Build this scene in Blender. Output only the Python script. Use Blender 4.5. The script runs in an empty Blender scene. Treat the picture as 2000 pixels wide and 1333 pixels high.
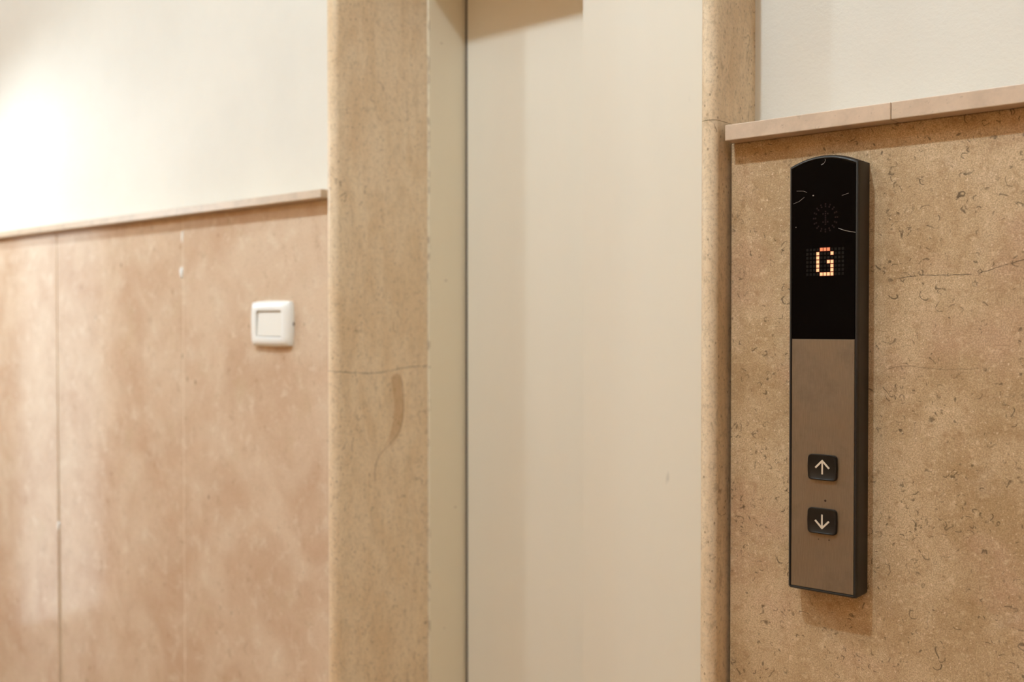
import bpy, bmesh, math, random
from mathutils import Vector
random.seed(4)
SC = bpy.context.scene
COL = SC.collection

# ------------------------------------------------------------------ camera
PITCH, YAW = math.atan(30.5 / 2000), math.radians(40.05)
cd = bpy.data.cameras.new('camera'); cam = bpy.data.objects.new('camera', cd); COL.objects.link(cam)
cd.sensor_width = 36.0; cd.lens = 36.0; cd.clip_start = 0.02
cam.location = (0, -1.1, 1.25)
cam.rotation_euler = (math.pi / 2 - PITCH, 0, YAW)
cd.dof.use_dof = True; cd.dof.focus_distance = 1.12; cd.dof.aperture_fstop = 3.8
SC.camera = cam

# ------------------------------------------------------------------ world, lights, exposure
w = bpy.data.worlds.new('world'); SC.world = w; w.use_nodes = True
w.node_tree.nodes['Background'].inputs[0].default_value = (1, .95, .88, 1)
w.node_tree.nodes['Background'].inputs[1].default_value = 1.8
SC.view_settings.view_transform = 'Standard'; SC.view_settings.look = 'None'
SC.view_settings.gamma = 1.0; SC.view_settings.use_curve_mapping = False
SC.view_settings.exposure = 0.09
WARM = (.91, 1.16, 1.36)
def lamp(name, kind, loc, power, size, color=WARM, rot=(0, 0, 0), **kw):
    d = bpy.data.lights.new(name, kind); d.energy = power; d.color = color
    if kind == 'AREA': d.shape = 'DISK'; d.size = size
    else: d.shadow_soft_size = size
    for k, v in kw.items(): setattr(d, k, v)
    o = bpy.data.objects.new(name, d); o.location = loc; o.rotation_euler = rot; COL.objects.link(o)
    return o
lamp('main_downlight', 'POINT', (-.70, -1.26, 2.94), 52, .03)
lamp('second_downlight', 'POINT', (-1.884, -1.26, 2.94), 21, .03)
aim = Vector((.57, .69, -.53)).to_track_quat('-Z', 'Y').to_euler()
lamp('lobby_lamp', 'SPOT', (-3.05, -.75, 1.80), 36, .05, color=(.94, 1.12, 1.27), rot=aim, spot_size=math.radians(88), spot_blend=.75)
lamp('left_fill', 'POINT', (-3.07, -1.26, 2.94), 18, .03)  # fill lamp added out of view to brighten the left wall
lamp('ceiling_fill', 'AREA', (.6, -2.0, 2.93), 10, .9)  # unseen soft fill, added to raise the ambient light

# ------------------------------------------------------------------ node helpers
class NT:
    def __init__(s, name):
        s.m = bpy.data.materials.new(name); s.m.use_nodes = True
        s.t = s.m.node_tree; s.b = s.t.nodes['Principled BSDF']
        s.co = s.n('ShaderNodeTexCoord').outputs['Object']
    def n(s, typ, ins=None, **props):
        nd = s.t.nodes.new(typ)
        for k, v in props.items(): setattr(nd, k, v)
        for k, v in (ins or {}).items(): s.put(nd.inputs[k], v)
        return nd
    def put(s, sock, v):
        if isinstance(v, bpy.types.NodeSocket): s.t.links.new(v, sock)
        elif isinstance(v, tuple) and len(v) == 3 and sock.type == 'RGBA': sock.default_value = (*v, 1)
        else: sock.default_value = v
    def math(s, op, a, b=None, c=None, clamp=False):
        nd = s.n('ShaderNodeMath', operation=op, use_clamp=clamp)
        s.put(nd.inputs[0], a)
        if b is not None: s.put(nd.inputs[1], b)
        if c is not None: s.put(nd.inputs[2], c)
        return nd.outputs[0]
    def map(s, v, a, b, c=0., d=1., smooth=True):
        nd = s.n('ShaderNodeMapRange', {'Value': v, 'From Min': a, 'From Max': b, 'To Min': c, 'To Max': d},
                 interpolation_type='SMOOTHSTEP' if smooth else 'LINEAR')
        return nd.outputs[0]
    def vec(s, scale=(1, 1, 1), loc=(0, 0, 0), src=None):
        return s.n('ShaderNodeMapping', {'Vector': src or s.co, 'Scale': scale, 'Location': loc}).outputs[0]
    def noise(s, scale, detail=3., rough=.5, vec=None, dist=0., col=False):
        nd = s.n('ShaderNodeTexNoise', {'Vector': vec or s.co, 'Scale': scale, 'Detail': detail, 'Roughness': rough, 'Distortion': dist})
        return nd.outputs['Color' if col else 'Fac']
    def voro(s, scale, vec=None, feature='F1', out='Distance'):
        return s.n('ShaderNodeTexVoronoi', {'Vector': vec or s.co, 'Scale': scale}, feature=feature).outputs[out]
    def mix(s, fac, a, b, mode='MIX'):
        nd = s.n('ShaderNodeMix', data_type='RGBA', blend_type=mode)
        s.put(nd.inputs[0], fac); s.put(nd.inputs[6], a); s.put(nd.inputs[7], b)
        return nd.outputs[2]
    def xyz(s, src=None):
        return s.n('ShaderNodeSeparateXYZ', {0: src or s.co}).outputs
    def bump(s, h, strength, dist=.001):
        s.put(s.b.inputs['Normal'], s.n('ShaderNodeBump', {'Height': h, 'Strength': strength, 'Distance': dist}).outputs[0])
    def set(s, **kw):
        for k, v in kw.items(): s.put(s.b.inputs[k.replace('_', ' ')], v)
        return s.m
    def curve(s, x, x0, x1, z0, z1, pts, width, wob=.0015):
        """1 on a hairline that follows the points (x, z), 0 elsewhere"""
        t = s.math('DIVIDE', s.math('SUBTRACT', x[0], x0), x1 - x0)
        fc = s.n('ShaderNodeFloatCurve', {'Value': t})
        c = fc.mapping.curves[0]
        q = [((a - x0) / (x1 - x0), (b - z0) / (z1 - z0)) for a, b in pts]
        c.points[0].location = q[0]; c.points[1].location = q[-1]
        for p in q[1:-1]: c.points.new(*p)
        fc.mapping.update()
        zc = s.math('MULTIPLY_ADD', fc.outputs[0], z1 - z0, z0)
        zc = s.math('ADD', zc, s.math('MULTIPLY_ADD', s.noise(90, 3), 2 * wob, -wob))
        d = s.math('ABSOLUTE', s.math('SUBTRACT', x[1], zc))
        m = s.map(d, 0, width, 1, 0)
        e = (x1 - x0) * .06
        m = s.math('MULTIPLY', m, s.map(x[0], pts[0][0] - e * .2, pts[0][0] + e))
        return s.math('MULTIPLY', m, s.map(x[0], pts[-1][0] - e, pts[-1][0] + e * .2, 1, 0))

def rgb(r, g, b):
    f = lambda c: (c / 255 / 12.92) if c <= 10 else ((c / 255 + .055) / 1.055) ** 2.4
    return (f(r), f(g), f(b))

# ------------------------------------------------------------------ materials
def plaster_mat(name, c):
    k = NT(name)
    big = k.noise(3.5, 4, .6)
    col = k.mix(k.map(big, .3, .75), c, tuple(v * .93 for v in c))
    col = k.mix(k.map(k.noise(26, 3, .7, k.vec((1, 1, .5))), .66, .82, 0, .16), col, tuple(v * .72 for v in c))
    h = k.math('ADD', k.noise(16, 3, .5), k.math('MULTIPLY', k.noise(220, 3, .6), .25))
    k.bump(h, .3, .004)
    return k.set(Base_Color=col, Roughness=.75, Specular_IOR_Level=.25)

def right_stone():
    k = NT('stone_tan_fossil')
    a, b, c = rgb(222, 193, 154), rgb(192, 160, 119), rgb(210, 170, 140)
    col = k.mix(k.map(k.noise(9, 5, .6, dist=.6), .35, .68), a, b)
    col = k.mix(k.map(k.noise(6, 4, .6, k.vec(loc=(4, 1, 7))), .5, .72, 0, .7), col, c)
    col = k.mix(k.map(k.noise(16, 5, .65, k.vec(loc=(2, 9, 3))), .55, .75, 0, .45), col, rgb(222, 198, 168))
    col = k.mix(k.map(k.noise(13, 4, .6, k.vec((1, 1, .8), loc=(8, 2, 5))), .58, .78, 0, .5), col, rgb(160, 122, 80))
    g = k.noise(420, 4, .75)
    col = k.mix(k.map(g, .30, .54, .42, 0), col, rgb(124, 92, 58))
    col = k.mix(k.map(k.noise(750, 2, .6), .34, .64, .5, 0), col, rgb(122, 92, 60))
    col = k.mix(k.map(k.noise(75, 5, .75, k.vec(loc=(4, 6, 2))), .50, .68, 0, .55), col, rgb(158, 122, 84))
    col = k.mix(k.map(k.noise(95, 4, .7, k.vec(loc=(9, 6, 7))), .54, .70, 0, .5), col, rgb(232, 204, 166))
    # pale crystalline specks
    sp = k.map(k.noise(300, 2, .55, k.vec(loc=(3, 3, 1))), .62, .69)
    sp = k.math('MULTIPLY', sp, k.map(k.noise(14, 2, .5, k.vec(loc=(6, 2, 1))), .36, .6, .35, 1))
    col = k.mix(k.math('MULTIPLY', sp, .7), col, rgb(236, 212, 178))
    # dark fossil squiggles and pits
    warp = k.n('ShaderNodeVectorMath', {0: k.co, 1: k.n('ShaderNodeVectorMath', {0: k.noise(38, 2, .5, col=True), 'Scale': .03}, operation='SCALE').outputs[0]}, operation='ADD').outputs[0]
    for sc, loc, r, wd, brk, amt in ((38, (0, 0, 0), .24, .045, 95, .85), (52, (3, 1, 2), .30, .05, 120, .75), (66, (7, 5, 1), .26, .06, 140, .7)):
        v = k.vec(src=warp, loc=loc)
        ring = k.map(k.math('ABSOLUTE', k.math('SUBTRACT', k.voro(sc, v), r)), 0, wd, 1, 0)
        ring = k.math('MULTIPLY', ring, k.map(k.noise(brk, 2, .5, k.vec(loc=loc)), .52, .58))
        ring = k.math('MULTIPLY', ring, k.map(k.noise(11, 2, .5, k.vec(loc=(loc[0] + 5, 0, 3))), .40, .54))
        col = k.mix(k.math('MULTIPLY', ring, amt), col, rgb(78, 60, 38))
    pit = k.map(k.voro(75, k.vec(src=warp, loc=(1, 4, 2))), .10, .17, 1, 0)
    pit = k.math('MULTIPLY', pit, k.map(k.noise(23, 2), .5, .62))
    bl = k.math('MULTIPLY', k.map(k.noise(110, 3, .7, k.vec(src=warp, loc=(2, 2, 6))), .64, .70), k.map(k.noise(9, 2, .5, k.vec(loc=(1, 1, 4))), .5, .62))
    col = k.mix(k.math('MULTIPLY', bl, .6), col, rgb(92, 72, 48))
    col = k.mix(k.math('MULTIPLY', pit, .65), col, rgb(72, 54, 34))
    x = k.xyz(); xz = (x[0], x[2])
    c1 = k.curve(xz, -.42, -.2, 1.28, 1.34, [(-.395, 1.2985), (-.3683, 1.3022), (-.3423, 1.3022), (-.3097, 1.3025), (-.2878, 1.3085), (-.2643, 1.3147), (-.215, 1.325)], .0008)
    c2 = k.curve(xz, -.42, -.2, 1.17, 1.23, [(-.4056, 1.1975), (-.385, 1.2062), (-.3417, 1.2043), (-.30, 1.207)], .0007)
    col = k.mix(k.math('MULTIPLY', k.math('MULTIPLY', c1, k.map(k.noise(70, 2), .36, .5, .15, 1)), .85), col, rgb(62, 45, 28))
    col = k.mix(k.math('MULTIPLY', c2, .45), col, rgb(70, 50, 30))
    k.bump(k.math('SUBTRACT', k.math('MULTIPLY', g, .5), pit), .25, .0006)
    return k.set(Base_Color=col, Roughness=k.map(g, .3, .7, .42, .6), Specular_IOR_Level=.3)

def left_stone():
    k = NT('stone_pink_beige')
    v = k.vec((1, 1, .9))
    a, b, c = rgb(222, 198, 171), rgb(205, 174, 146), rgb(234, 218, 194)
    col = k.mix(k.map(k.noise(7, 5, .62, v, .5), .34, .68), a, b)
    col = k.mix(k.map(k.noise(26, 6, .72, k.vec((1, 1, .95), (3, 1, 4)), .3), .50, .72, 0, .7), col, c)
    col = k.mix(k.map(k.noise(36, 6, .75, k.vec((1, 1, .85), (7, 2, 9)), .3), .54, .76, 0, .6), col, rgb(166, 134, 104))
    col = k.mix(k.map(k.noise(11, 4, .6, k.vec(loc=(1, 5, 2))), .56, .75, 0, .4), col, rgb(205, 182, 146))
    pit = k.map(k.voro(30, k.vec((1, 1, .6), (2, 2, 2))), .05, .12, 1, 0)
    pit = k.math('MULTIPLY', pit, k.map(k.noise(10, 2, .5, k.vec(loc=(9, 1, 1))), .52, .62))
    col = k.mix(k.math('MULTIPLY', pit, .6), col, rgb(112, 84, 56))
    col = k.mix(k.map(k.noise(260, 3, .7), .35, .5, .18, 0), col, rgb(140, 105, 74))
    return k.set(Base_Color=col, Roughness=.11, Specular_IOR_Level=.5)

def slab_stone(name, c, cracked):
    k = NT(name)
    v = k.vec((1, 1, .32))
    a, b = c
    col = k.mix(k.map(k.noise(22, 5, .65, v, .6), .32, .7), a, b)
    col = k.mix(k.map(k.noise(55, 4, .7, k.vec((1, 1, .22), (2, 4, 1))), .5, .76, 0, .28), col, tuple(x * .74 for x in b))
    col = k.mix(k.map(k.noise(16, 4, .6, k.vec((1, 1, .3), (5, 2, 7)), .8), .56, .76, 0, .5), col, tuple(min(1, x * 1.16) for x in a))
    col = k.mix(k.map(k.noise(260, 4, .75), .30, .56, .5, 0), col, tuple(x * .62 for x in b))
    col = k.mix(k.map(k.noise(120, 4, .7, k.vec((1, 1, .6), (3, 3, 3))), .54, .68, 0, .6), col, tuple(x * .66 for x in b))
    # pits and hair veins
    warp = k.n('ShaderNodeVectorMath', {0: k.vec((1, 1, .6)), 1: k.n('ShaderNodeVectorMath', {0: k.noise(30, 2, .5, col=True), 'Scale': .05}, operation='SCALE').outputs[0]}, operation='ADD').outputs[0]
    vein = k.map(k.math('ABSOLUTE', k.math('SUBTRACT', k.voro(26, warp), .33)), 0, .035, 1, 0)
    vein = k.math('MULTIPLY', vein, k.map(k.noise(60, 2, .5), .5, .6))
    vein = k.math('MULTIPLY', vein, k.map(k.noise(7, 2, .5, k.vec(loc=(1, 7, 3))), .42, .58))
    col = k.mix(k.math('MULTIPLY', vein, .7), col, rgb(122, 86, 48))
    pit = k.map(k.voro(120, k.vec((1, 1, .7))), .10, .18, 1, 0)
    pit = k.math('MULTIPLY', pit, k.map(k.noise(34, 2, .5, k.vec((1, 1, .5))), .42, .58))
    col = k.mix(k.math('MULTIPLY', pit, .6), col, rgb(116, 82, 46))
    if cracked:
        x = k.xyz(); yz = (x[1], x[2]); zy = (x[2], x[1])
        c1 = k.curve(yz, -.05, .2, 1.14, 1.21, [(-.045, 1.1795), (-.0362, 1.1774), (.0, 1.1735), (.0626, 1.1712), (.105, 1.1757), (.14, 1.1785), (.195, 1.1793)], .0014, .001)
        # tongue-shaped brown inclusion hanging below the crack
        w0 = k.curve(zy, .98, 1.18, 0, .2, [(.985, .055), (1.02, .058), (1.04, .078), (1.07, .100), (1.11, .108), (1.15, .1035), (1.17, .102)], .012, .002)
        w1 = k.curve(zy, .98, 1.18, 0, .2, [(.985, .055), (1.02, .058), (1.04, .078), (1.07, .100), (1.11, .108), (1.15, .1035), (1.17, .102)], .016, .002)
        lo = k.map(x[2], 1.03, 1.075)
        col = k.mix(k.math('MULTIPLY', k.math('MULTIPLY', k.map(w1, .05, .4), lo), .5), col, rgb(184, 136, 80))
        w2 = k.curve(zy, .98, 1.18, 0, .2, [(.985, .055), (1.02, .056), (1.035, .066), (1.05, .088), (1.075, .112), (1.11, .119), (1.145, .117), (1.165, .112)], .0022, .001)
        col = k.mix(k.math('MULTIPLY', w2, .55), col, rgb(134, 92, 46))
        col = k.mix(k.math('MULTIPLY', k.math('MULTIPLY', c1, k.map(k.noise(40, 2), .35, .55, .4, 1)), .7), col, rgb(104, 76, 48))
    k.bump(k.math('MULTIPLY', pit, -1), .2, .0006)
    return k.set(Base_Color=col, Roughness=.36, Specular_IOR_Level=.45)

def paint_mat(name, c):
    k = NT(name)
    v = k.vec((1, 1, .25))
    col = k.mix(k.map(k.noise(5, 4, .6, v), .35, .75, 0, .5), c, tuple(x * .94 for x in c))
    if 'frame' in name:                    # chips along the front edge and a few knocks
        x = k.xyz()
        chip = k.math('MULTIPLY', k.map(x[1], -.0908, -.0870, 1, 0), k.map(k.noise(95, 3, .7, k.vec((1, 1, .5))), .54, .60))
        knock = k.math('MULTIPLY', k.map(k.voro(34, k.vec((1, .6, 1.3))), .05, .09, 1, 0), k.map(k.noise(9, 2), .5, .58))
        col = k.mix(k.math('MULTIPLY', k.math('MAXIMUM', chip, knock), .42), col, rgb(132, 98, 62))
    scr = k.map(k.noise(70, 2, .5, k.vec((1, .7, .16), (3, 8, 2))), .735, .80, 0, .55)
    col = k.mix(scr, col, tuple(x * .6 for x in c))
    return k.set(Base_Color=col, Roughness=.42, Specular_IOR_Level=.35)

def plain(name, c, rough=.5, spec=.5, metal=0., grain=0., gscale=(300, 300, 300)):
    k = NT(name)
    col = k.mix(k.map(k.noise(1, 3, .6, k.vec(gscale)), .35, .7, 0, grain), c, tuple(x * .7 for x in c)) if grain else c
    return k.set(Base_Color=col, Roughness=rough, Specular_IOR_Level=spec, Metallic=metal)

def glow(name, c, strength):
    k = NT(name)
    return k.set(Base_Color=(.02, .01, .01), Emission_Color=c, Emission_Strength=strength, Roughness=.4)

M = {}
M['plaster'] = plaster_mat('plaster_cream', rgb(230, 223, 210))
M['plaster_hall'] = plaster_mat('plaster_hall', rgb(222, 173, 118))
M['right_stone'] = right_stone()
M['left_stone'] = left_stone()
M['jamb_left'] = slab_stone('stone_jamb_cracked', (rgb(242, 220, 188), rgb(228, 200, 162)), True)
M['jamb_right'] = slab_stone('stone_jamb', (rgb(236, 214, 182), rgb(218, 190, 152)), False)
def rail_mat(name, c):
    k = NT(name)
    col = k.mix(k.map(k.noise(30, 5, .7), .35, .7), c, tuple(x * .84 for x in c))
    col = k.mix(k.map(k.noise(150, 3, .7), .6, .74, 0, .5), col, tuple(x * .55 for x in c))
    return k.set(Base_Color=col, Roughness=.4, Specular_IOR_Level=.4)
M['rail_right'] = rail_mat('stone_rail_pink', rgb(216, 190, 164))
M['rail_left'] = rail_mat('stone_rail_beige', rgb(216, 192, 164))
M['paint'] = paint_mat('enamel_cream', rgb(236, 226, 208))
M['paint_frame'] = paint_mat('enamel_frame', rgb(243, 230, 204))
M['seal'] = plain('rubber_brown', rgb(44, 30, 20), .7, .2)
M['housing'] = plain('plastic_charcoal', rgb(46, 41, 36), .42, .35, grain=.3)
M['glass'] = plain('smoked_glass', rgb(7, 5, 5), .12, .04)
def steel():
    k = NT('steel_face')
    br = k.noise(1, 3, .6, k.vec((1500, 1, 60)))
    dirt = k.noise(22, 5, .65)
    col = k.mix(k.map(br, .3, .7), rgb(142, 126, 105), rgb(132, 116, 96))
    col = k.mix(k.map(dirt, .5, .75, 0, .4), col, rgb(112, 92, 70))
    sm = k.map(k.noise(60, 4, .7, k.vec((1, 1, .5), (4, 1, 1))), .68, .82, 0, .3)
    col = k.mix(sm, col, rgb(186, 166, 142))
    return k.set(Base_Color=col, Metallic=.7, Roughness=k.map(dirt, .3, .7, .38, .52))
M['steel'] = steel()
M['button'] = plain('button_black', rgb(24, 20, 17), .35, .35)
M['button_face'] = plain('button_face', rgb(22, 18, 16), .3, .35)
M['arrow'] = plain('arrow_ivory', rgb(214, 196, 172), .5, .3)
M['led_core'] = glow('led_lit', (1, .56, .26), 1.2)
M['led_dim'] = glow('led_lit_dim', (1, .30, .12), .9)
M['led_halo'] = glow('led_halo', (1, .05, .01), .22)
M['led_off'] = plain('led_unlit', rgb(22, 18, 14), .5, .1)
M['led_sign'] = plain('led_sign_unlit', rgb(34, 21, 20), .5, .1)
M['scratch'] = plain('scratch', rgb(150, 140, 130), .5, .3)
M['white_plastic'] = plain('plastic_white', rgb(248, 246, 240), .3, .5)
M['rocker'] = plain('plastic_ivory', rgb(244, 240, 230), .35, .4)
M['dark'] = plain('dark_recess', rgb(60, 46, 34), .7, .2)
M['grout'] = plain('grout', rgb(228, 210, 184), .8, .2, grain=.3, gscale=(40, 40, 40))
M['filler'] = plain('filler_white', rgb(244, 240, 232), .7, .2)
def floor_mat():
    k = NT('floor_marble')
    col = k.mix(k.map(k.noise(6, 5, .6), .3, .7), rgb(198, 170, 136), rgb(170, 136, 100))
    return k.set(Base_Color=col, Roughness=.25)
M['floor'] = floor_mat()

# ------------------------------------------------------------------ mesh helpers
def link(name, bm, mat, parent=None, smooth=False, **props):
    me = bpy.data.meshes.new(name)
    if parent is not None: bmesh.ops.translate(bm, verts=bm.verts, vec=-wloc(parent))
    bmesh.ops.recalc_face_normals(bm, faces=bm.faces)
    if smooth:
        for f in bm.faces: f.smooth = True
    bm.to_mesh(me); bm.free()
    for m in (mat if isinstance(mat, list) else [mat]): me.materials.append(m)
    o = bpy.data.objects.new(name, me); COL.objects.link(o)
    if parent is not None: o.parent = parent
    if smooth:
        try: me.set_sharp_from_angle(angle=math.radians(40))
        except Exception: pass
    for k, v in props.items(): o[k] = v
    return o
def wloc(o):
    v = Vector((0, 0, 0))
    while o is not None: v += o.location; o = o.parent
    return v
def empty(name, loc=(0, 0, 0), parent=None, **props):
    o = bpy.data.objects.new(name, None); o.location = loc; COL.objects.link(o); o.empty_display_size = .05
    if parent is not None: o.parent = parent
    for k, v in props.items(): o[k] = v
    return o
def box(bm, x0, x1, y0, y1, z0, z1, bev=0., seg=2, mi=0):
    vs = [bm.verts.new((x, y, z)) for x in (x0, x1) for y in (y0, y1) for z in (z0, z1)]
    fs = [bm.faces.new([vs[i] for i in q]) for q in ((0, 1, 3, 2), (4, 6, 7, 5), (0, 4, 5, 1), (2, 3, 7, 6), (0, 2, 6, 4), (1, 5, 7, 3))]
    for f in fs: f.material_index = mi
    if bev:
        es = list({e for f in fs for e in f.edges})
        bmesh.ops.bevel(bm, geom=es, offset=bev, segments=seg, affect='EDGES', profile=.5)
    return fs
def B(*a, **k):
    bm = bmesh.new(); box(bm, *a, **k); return bm
def loft(bm, loops, cap0=True, cap1=True, mi=0):
    """loops: lists of equal length of points; quads between, caps at ends"""
    V = [[bm.verts.new(p) for p in l] for l in loops]
    n = len(V[0])
    for a, b in zip(V, V[1:]):
        for i in range(n):
            bm.faces.new((a[i], a[(i + 1) % n], b[(i + 1) % n], b[i])).material_index = mi
    if cap0: bm.faces.new(V[0][::-1]).material_index = mi
    if cap1: bm.faces.new(V[-1]).material_index = mi
    return V
def stroke(bm, pts, wd, y0, y1):
    """flat bar of given width along a polyline of (x, z), with thickness from y0 to y1"""
    for (xa, za), (xb, zb) in zip(pts, pts[1:]):
        d = Vector((xb - xa, zb - za)); n = Vector((-d.y, d.x)).normalized() * wd / 2
        q = [(xa + n.x, za + n.y), (xa - n.x, za - n.y), (xb - n.x, zb - n.y), (xb + n.x, zb + n.y)]
        loft(bm, [[(x, y0, z) for x, z in q], [(x, y1, z) for x, z in q]])

# ------------------------------------------------------------------ room shell
XL, XR = -4.15, 2.4          # ends of the lobby
YF = -2.7                   # wall facing the lift
H = 3.0
LX0, LX1 = -1.2922, -1.267  # left jamb slab
RX0, RX1 = -.6115, -.5897   # right jamb slab
ZT = 1.99                   # underside of the lintel slab
RZ = 1.4655                 # right dado rail underside
LZ = 1.4585                 # left dado rail underside
PY = .07                    # plaster face

bm = B(XL - .15, XR + .15, YF - .15, .5, -.15, 0)
link('floor', bm, M['floor'], kind='structure')
link('ceiling', B(XL - .15, XR + .15, YF - .15, .5, H, H + .15), M['plaster'], kind='structure')
link('wall_front', B(XL, XR, YF - .15, YF, 0, H), M['plaster_hall'], kind='structure')
link('wall_right', B(XR, XR + .15, YF - .15, .5, 0, H), M['plaster_hall'], kind='structure')
bm = bmesh.new()                        # end wall; unseen opening added so daylight reflects in the left panels
for y0, y1, z0, z1 in ((YF - .15, -1.20, 0, H), (-.77, .5, 0, H), (-1.20, -.77, 2.15, H)): box(bm, XL - .15, XL, y0, y1, z0, z1)
link('wall_left', bm, M['plaster_hall'], kind='structure')

bm = bmesh.new()
box(bm, XL, LX0, PY, .42, LZ + .014, H)
box(bm, XL, LX0, .02, .42, 0, LZ)
box(bm, RX1, XR, PY, .42, RZ + .0185, H)
box(bm, RX1, XR, .02, .42, 0, RZ)
box(bm, LX0, RX1, PY, .42, ZT + .03, H)
wall = link('wall_back', bm, M['plaster'], kind='structure')

# stone cladding slabs, each with its own edges; the gaps show the grout behind
def panel(x0, x1, z1, mat, tilt=0., off=0., lean=0.):
    bm = B(x0, x1, 0 + off, .02, 0, z1, bev=.0012, seg=1)
    xm = (x0 + x1) / 2
    for v in bm.verts:
        if v.co.y < .01: v.co.y += (v.co.x - xm) * tilt + (v.co.z - z1) * lean
    link('stone_panel', bm, mat, wall)
jl = [LX0 - .0005, -1.7515, -2.2545, -2.757, -3.26, -3.763, XL]
vt = [0, -.003, .0012, .001, 0, 0]
tl = [0, .0016, -.0008, .001, 0, .001]
for i in range(6): panel(jl[i + 1] + .0011, jl[i] - .0011, LZ, M['left_stone'], tl[i], .0006 * (i % 2), vt[i])
jr = [RX1 + .004, .02, .63, 1.24, 1.85, XR]
for i in range(5): panel(jr[i] + .0008, jr[i + 1] - .0008, RZ, M['right_stone'])
bm = bmesh.new()
for x in jl[1:-1]: box(bm, x - .0016, x + .0016, .0012, .0195, 0, LZ)
link('grout_line', bm, M['grout'], wall)
bm = bmesh.new()                       # blobs of white filler left in the joints
def blob(x, z, rx, rz):
    ring = lambda s, y: [(x + rx * s * math.cos(t) * (1 + .2 * math.sin(3 * t)), y, z + rz * s * math.sin(t)) for t in [i * math.tau / 12 for i in range(12)]]
    loft(bm, [ring(1, .0015), ring(.8, -.0008), ring(.3, -.0014)])
blob(-1.7565, 1.352, .0055, .012); blob(-2.256, .8, .006, .011); blob(-1.752, 1.42, .003, .012)
link('joint_filler', bm, M['filler'], wall, smooth=True)

# dado rails: capping stones that stand proud of the cladding
t1 = empty('trim_1', (-.583, 0, RZ), kind='structure')
for a, b in ((-.5815, -.3886), (-.3880, .21), (.2106, .81), (.8106, 1.41), (1.4106, XR)):
    link('rail_stone', B(a, b, -.022, PY + .005, RZ, RZ + .0185, bev=.001), M['rail_right'], t1)
t2 = empty('trim_2', (-1.3127, 0, LZ), kind='structure')
for a, b in ((-2.2, -1.3127), (-3.1, -2.2006), (XL, -3.1006)):
    link('rail_stone', B(a, b, -.022, PY + .005, LZ, LZ + .014, bev=.001), M['rail_left'], t2)

# jamb slabs with a bullnose front edge
def bullnose(x0, x1, yfront, yback, z0, z1):
    r = (x1 - x0) / 2; xm = (x0 + x1) / 2; rr = r * .9
    prof = [(x0, yback), (x0, yfront + rr)]
    for i in range(1, 12):
        t = math.pi * i / 12
        prof.append((xm - r * math.cos(t), yfront + rr - rr * math.sin(t)))
    prof += [(x1, yfront + rr), (x1, yback)]
    bm = bmesh.new()
    loft(bm, [[(x, y, z0) for x, y in prof], [(x, y, z1) for x, y in prof]])
    return bm
t3 = empty('trim_3', (LX0, 0, 0), kind='structure')
link('jamb_slab', bullnose(LX0, LX1, -.031, .1775, 0, ZT + .03), M['jamb_left'], t3, smooth=True)
t4 = empty('trim_4', (RX0, 0, 0), kind='structure')
link('jamb_slab', bullnose(RX0, RX1, -.030, .1775, 0, 1.4905), M['jamb_right'], t4, smooth=True)
link('jamb_slab', bullnose(RX0, RX1, -.030, .1775, 1.4911, ZT + .03), M['jamb_right'], t4, smooth=True)
t5 = empty('trim_5', (LX1, 0, ZT), kind='structure')
link('lintel_slab', B(LX1, RX0, -.03, .1775, ZT, ZT + .03, bev=.002), M['jamb_right'], t5)

# ------------------------------------------------------------------ lift door
YD, YS = .2698, .226
d = empty('door_1', (LX1, YD, 0), kind='structure', label='cream enamelled lift door with two sliding leaves in a stone surround')
bm = bmesh.new()
box(bm, LX0, LX1 + .003, .178, .40, 0, ZT + .02, bev=.0012)
box(bm, RX0 - .003, RX1, .178, .40, 0, ZT + .02, bev=.0012)
box(bm, LX1 + .003, RX0 - .003, .178, .215, ZT - .012, ZT + .02)
link('door_frame', bm, M['paint_frame'], d)
link('door_leaf', B(LX1 + .0095, -.90, YD, YD + .03, 0, ZT + .02, bev=.0015), M['paint'], d)
link('door_leaf', B(-.9678, RX0 - .004, YS, YS + .03, 0, ZT - .013, bev=.0015), M['paint'], d)
link('edge_seal', B(LX1 + .003, LX1 + .0097, YD + .004, YD + .028, 0, ZT + .02), M['seal'], d)
link('shaft_back', B(LX0, RX1, .40, .42, 0, H), M['dark'], d)

# ------------------------------------------------------------------ call panel
cx = -.4583
pan = empty('lift_call_panel', (cx, 0, .956), category='call panel',
            label='tall dark lift call panel with glowing red display on the stone wall')
PX0, PX1, PZ0, PZS, RISE = -.4978, -.4188, .9568, 1.4258, .0095
def outline(ins, y, z1off=0., n=18, rc=.004):
    x0, x1, z0, zs = PX0 + ins, PX1 - ins, PZ0 + ins, PZS - ins * .9
    rc = max(rc - ins, .0008)
    pts = []
    for cxx, a0 in ((x0 + rc, math.pi), (x1 - rc, 1.5 * math.pi)):
        for i in range(5):
            t = a0 + i * math.pi / 8
            pts.append((cxx + rc * math.cos(t), y, z0 + rc + rc * math.sin(t)))
    for i in range(n + 1):
        t = i / n; u = 2 * t - 1
        pts.append((x1 + (x0 - x1) * t, y, zs + RISE * (1 - u * u) * (x1 - x0) / (PX1 - PX0)))
    return pts
bm = bmesh.new()
loft(bm, [outline(0, .0), outline(0, -.0252), outline(.0006, -.0278), outline(.0014, -.0294), outline(.0024, -.0301), outline(.0029, -.0301), outline(.0034, -.0294), outline(.0036, -.0278)])
link('housing', bm, M['housing'], pan, smooth=True)
ZB = 1.2352
ins = .0040
x0, x1 = PX0 + ins, PX1 - ins
arc = [(x1 + (x0 - x1) * i / 18, PZS - ins * .9 + RISE * .92 * (1 - (2 * i / 18 - 1) ** 2)) for i in range(19)]
bm = bmesh.new()
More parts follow.
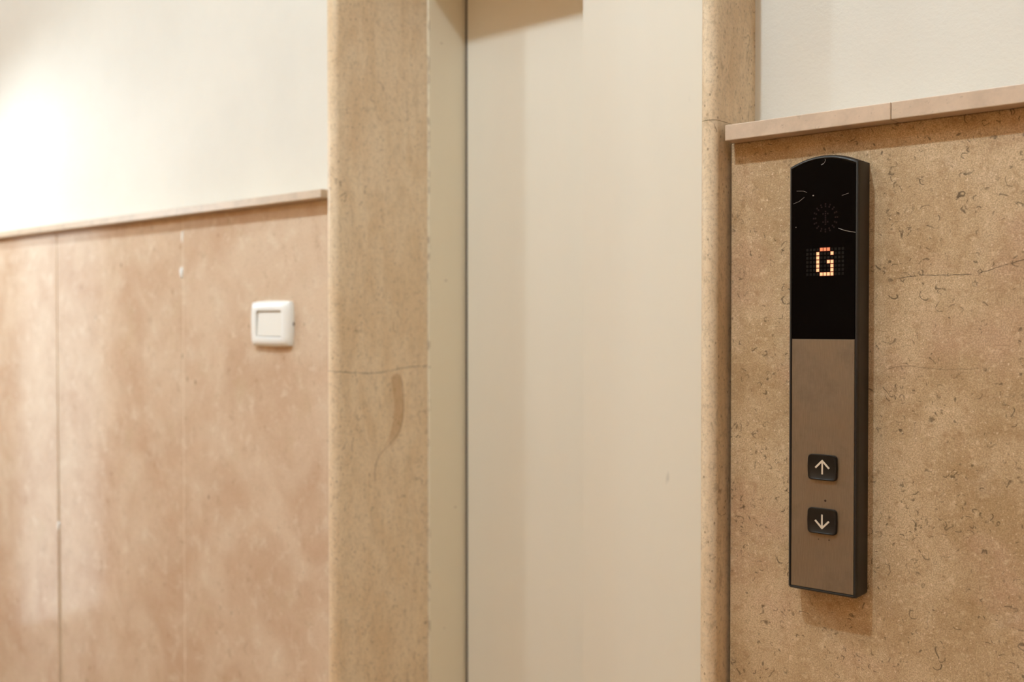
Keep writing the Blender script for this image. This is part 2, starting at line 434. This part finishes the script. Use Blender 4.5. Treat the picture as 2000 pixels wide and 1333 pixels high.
o_ = [(x0, ZB + .0003), (x1, ZB + .0003)] + arc
loft(bm, [[(x, -.0276, z) for x, z in o_], [(x, -.0293, z) for x, z in o_]])
disp = link('display_window', bm, M['glass'], pan, label='black smoked glass display showing the letter G in red dots')
link('face_plate', B(x0, x1, -.0292, -.0276, PZ0 + ins, ZB - .0003, bev=.0003, seg=1), M['steel'], pan,
     label='brushed steel plate below the black display')
# dot matrix: eleven columns of seven dots; the letter is lit
G = {(1, 0), (2, 0), (3, 0), (0, 1), (4, 1), (0, 2), (0, 3), (3, 3), (4, 3), (0, 4), (4, 4), (0, 5), (4, 5), (1, 6), (2, 6), (3, 6), (4, 6)}
lx, lz, dx, dz = -.4562, 1.3192, .0040, .00448
lit = {}
off = bmesh.new()
for c in range(-3, 8):
    for r in range(7):
        x, z = lx + (c - 2) * dx, lz - (r - 3) * dz
        if (c, r) in G:
            bm = bmesh.new()
            box(bm, x - .0019, x + .0019, -.02938, -.0290, z - .0021, z + .0021, mi=1)
            box(bm, x - .00155, x + .00155, -.02946, -.0290, z - .0017, z + .0017, mi=0)
            link('lit_dot', bm, [M['led_dim' if r == 0 else 'led_core'], M['led_halo']], disp)
        else: box(off, x - .0013, x + .0013, -.02936, -.0290, z - .0014, z + .0014)
link('unlit_dots', off, M['led_off'], disp, kind='stuff')
bm = bmesh.new()                        # unlit round direction sign: ring of dashes round a double arrow
ex, ez, er = -.4558, 1.3668, .0112
for i in range(16):
    t = i * math.tau / 16
    for rr in (er, er + .0022):
        x, z = ex + rr * math.cos(t), ez + rr * 1.12 * math.sin(t)
        box(bm, x - .0008, x + .0008, -.02936, -.0290, z - .0009, z + .0009)
for k in range(-3, 4): box(bm, ex - .0008, ex + .0008, -.02936, -.0290, ez + k * .0023 - .0008, ez + k * .0023 + .0008)
for sx in (-1, 1):
    for sz in (-1, 1): box(bm, ex + sx * .0026 - .0008, ex + sx * .0026 + .0008, -.02936, -.0290, ez + sz * .0045 - .0008, ez + sz * .0045 + .0008)
link('direction_sign', bm, M['led_sign'], disp, label='unlit round direction sign above the letter')
bm = bmesh.new()
for pts, wd in (([(-.4413, 1.3547), (-.4352, 1.3522), (-.4285, 1.3503), (-.4208, 1.3489)], .0005),
                ([(-.4608, 1.4246), (-.4580, 1.4259)], .0008), ([(-.4575, 1.4262), (-.4560, 1.4290), (-.4568, 1.4310)], .00035),
                ([(-.4930, 1.3846), (-.4860, 1.3868), (-.4800, 1.3910)], .0003), ([(-.4890, 1.3985), (-.4810, 1.3978), (-.4770, 1.3960)], .0003),
                ([(-.4705, 1.3920), (-.4690, 1.3920)], .0012), ([(-.4900, 1.3585), (-.4892, 1.3585)], .0008), ([(-.4375, 1.3895), (-.4300, 1.3915)], .0003)):
    stroke(bm, pts, wd, -.0290, -.02936)
link('scratches', bm, M['scratch'], disp, kind='stuff')
# buttons
def pillow(x, z, hw, hh, bulge, y, rc=.0035):
    base = []
    for sx, sz, a0 in ((1, 1, 0), (-1, 1, .5), (-1, -1, 1), (1, -1, 1.5)):
        for i in range(5):
            t = (a0 + i / 8) * math.pi
            base.append((sx * (hw - rc) + rc * math.cos(t), sz * (hh - rc) + rc * math.sin(t)))
        # a point half way along the next side
        nx, nz = ((0, hh), (-hw, 0), (0, -hh), (hw, 0))[(0, 1, 2, 3)[int(a0 * 2)]]
        base.append((nx, nz))
    return [(x + px * (1 + bulge * (1 - (pz / hh) ** 2)), y, z + pz * (1 + bulge * .6 * (1 - (px / hw) ** 2))) for px, pz in base]
def button(z, up):
    bx = -.4573
    bm = bmesh.new()
    hw, hh = .0160, .0138
    loft(bm, [pillow(bx, z, hw, hh, .05, -.0285), pillow(bx, z, hw, hh, .05, -.0315), pillow(bx, z, hw - .0006, hh - .0006, .05, -.0324),
              pillow(bx, z, hw - .0014, hh - .0014, .05, -.0324, .003), pillow(bx, z, hw - .002, hh - .002, .05, -.0318, .003)])
    b = link('call_button', bm, M['button'], pan, smooth=True,
             label='black button with an ivory arrow pointing ' + ('up' if up else 'down'))
    s = 1 if up else -1
    bm = bmesh.new()
    ax, az = bx + .0003, z + s * .0076
    stroke(bm, [(ax, az - s * .0012), (ax, az - s * .0150)], .0018, -.0316, -.0321)
    stroke(bm, [(ax - .0078, az - s * .0082), (ax + .0004, az + s * .0002)], .0020, -.0316, -.03212)
    stroke(bm, [(ax + .0078, az - s * .0082), (ax - .0004, az + s * .0002)], .0020, -.0316, -.03214)
    link('arrow', bm, M['arrow'], b)
button(1.0952, True); button(1.0365, False)
bm = bmesh.new()
for x, z, r in ((-.4545, 1.0590, .0013), (-.4500, 1.0165, .0008), (-.4620, 1.0160, .0006)):
    loft(bm, [[(x + r * math.cos(t), y, z + r * math.sin(t)) for t in [i * math.tau / 8 for i in range(8)]] for y in (-.0290, -.02935)])
link('dirt_specks', bm, M['dark'], pan, kind='stuff')

# ------------------------------------------------------------------ wall switch
sx, sz = -1.4668, 1.2528
sw = empty('wall_switch', (sx, 0, sz - .04), category='switch', label='white square-framed wall switch on the pinkish stone panel left of the lift')
def plate(hw, hh, y, bul=.045, n=10):
    pts = []
    def sup(u): return u
    side = lambda a, b: [(a[0] + (b[0] - a[0]) * i / n, a[1] + (b[1] - a[1]) * i / n) for i in range(n)]
    c = [(-1, -1), (1, -1), (1, 1), (-1, 1)]
    for i in range(4): pts += side(c[i], c[(i + 1) % 4])
    out = []
    for u, v in pts:
        k = 1 - .022 * (abs(u * v)) ** 8      # soften the corners
        out.append((sx + hw * u * k * (1 - bul * v * v), y, sz + hh * v * k * (1 - bul * .7 * u * u)))
    return out
bm = bmesh.new()
hw, hh = .0565, .0400
loft(bm, [plate(hw, hh, .0), plate(hw, hh, -.0035), plate(hw - .001, hh - .001, -.0068), plate(hw - .0035, hh - .003, -.0098), plate(hw - .010, hh - .008, -.0120),
          plate(.0372, .0243, -.0126, .0), plate(.0358, .0229, -.0122, .0), plate(.0352, .0223, -.0060, .0)], cap1=True)
pl = link('plate', bm, M['white_plastic'], sw, smooth=True)
bm = B(sx - .0328, sx + .0345, -.0104, -.0058, sz - .0216, sz + .0196, bev=.0008)
for v in bm.verts:
    if v.co.y < -.008: v.co.y += (v.co.z - sz) * .05
link('rocker', bm, M['rocker'], sw)
link('notch', B(sx + hw - .003, sx + hw + .0003, -.0026, -.0002, sz - .0035, sz + .0025), M['dark'], sw)
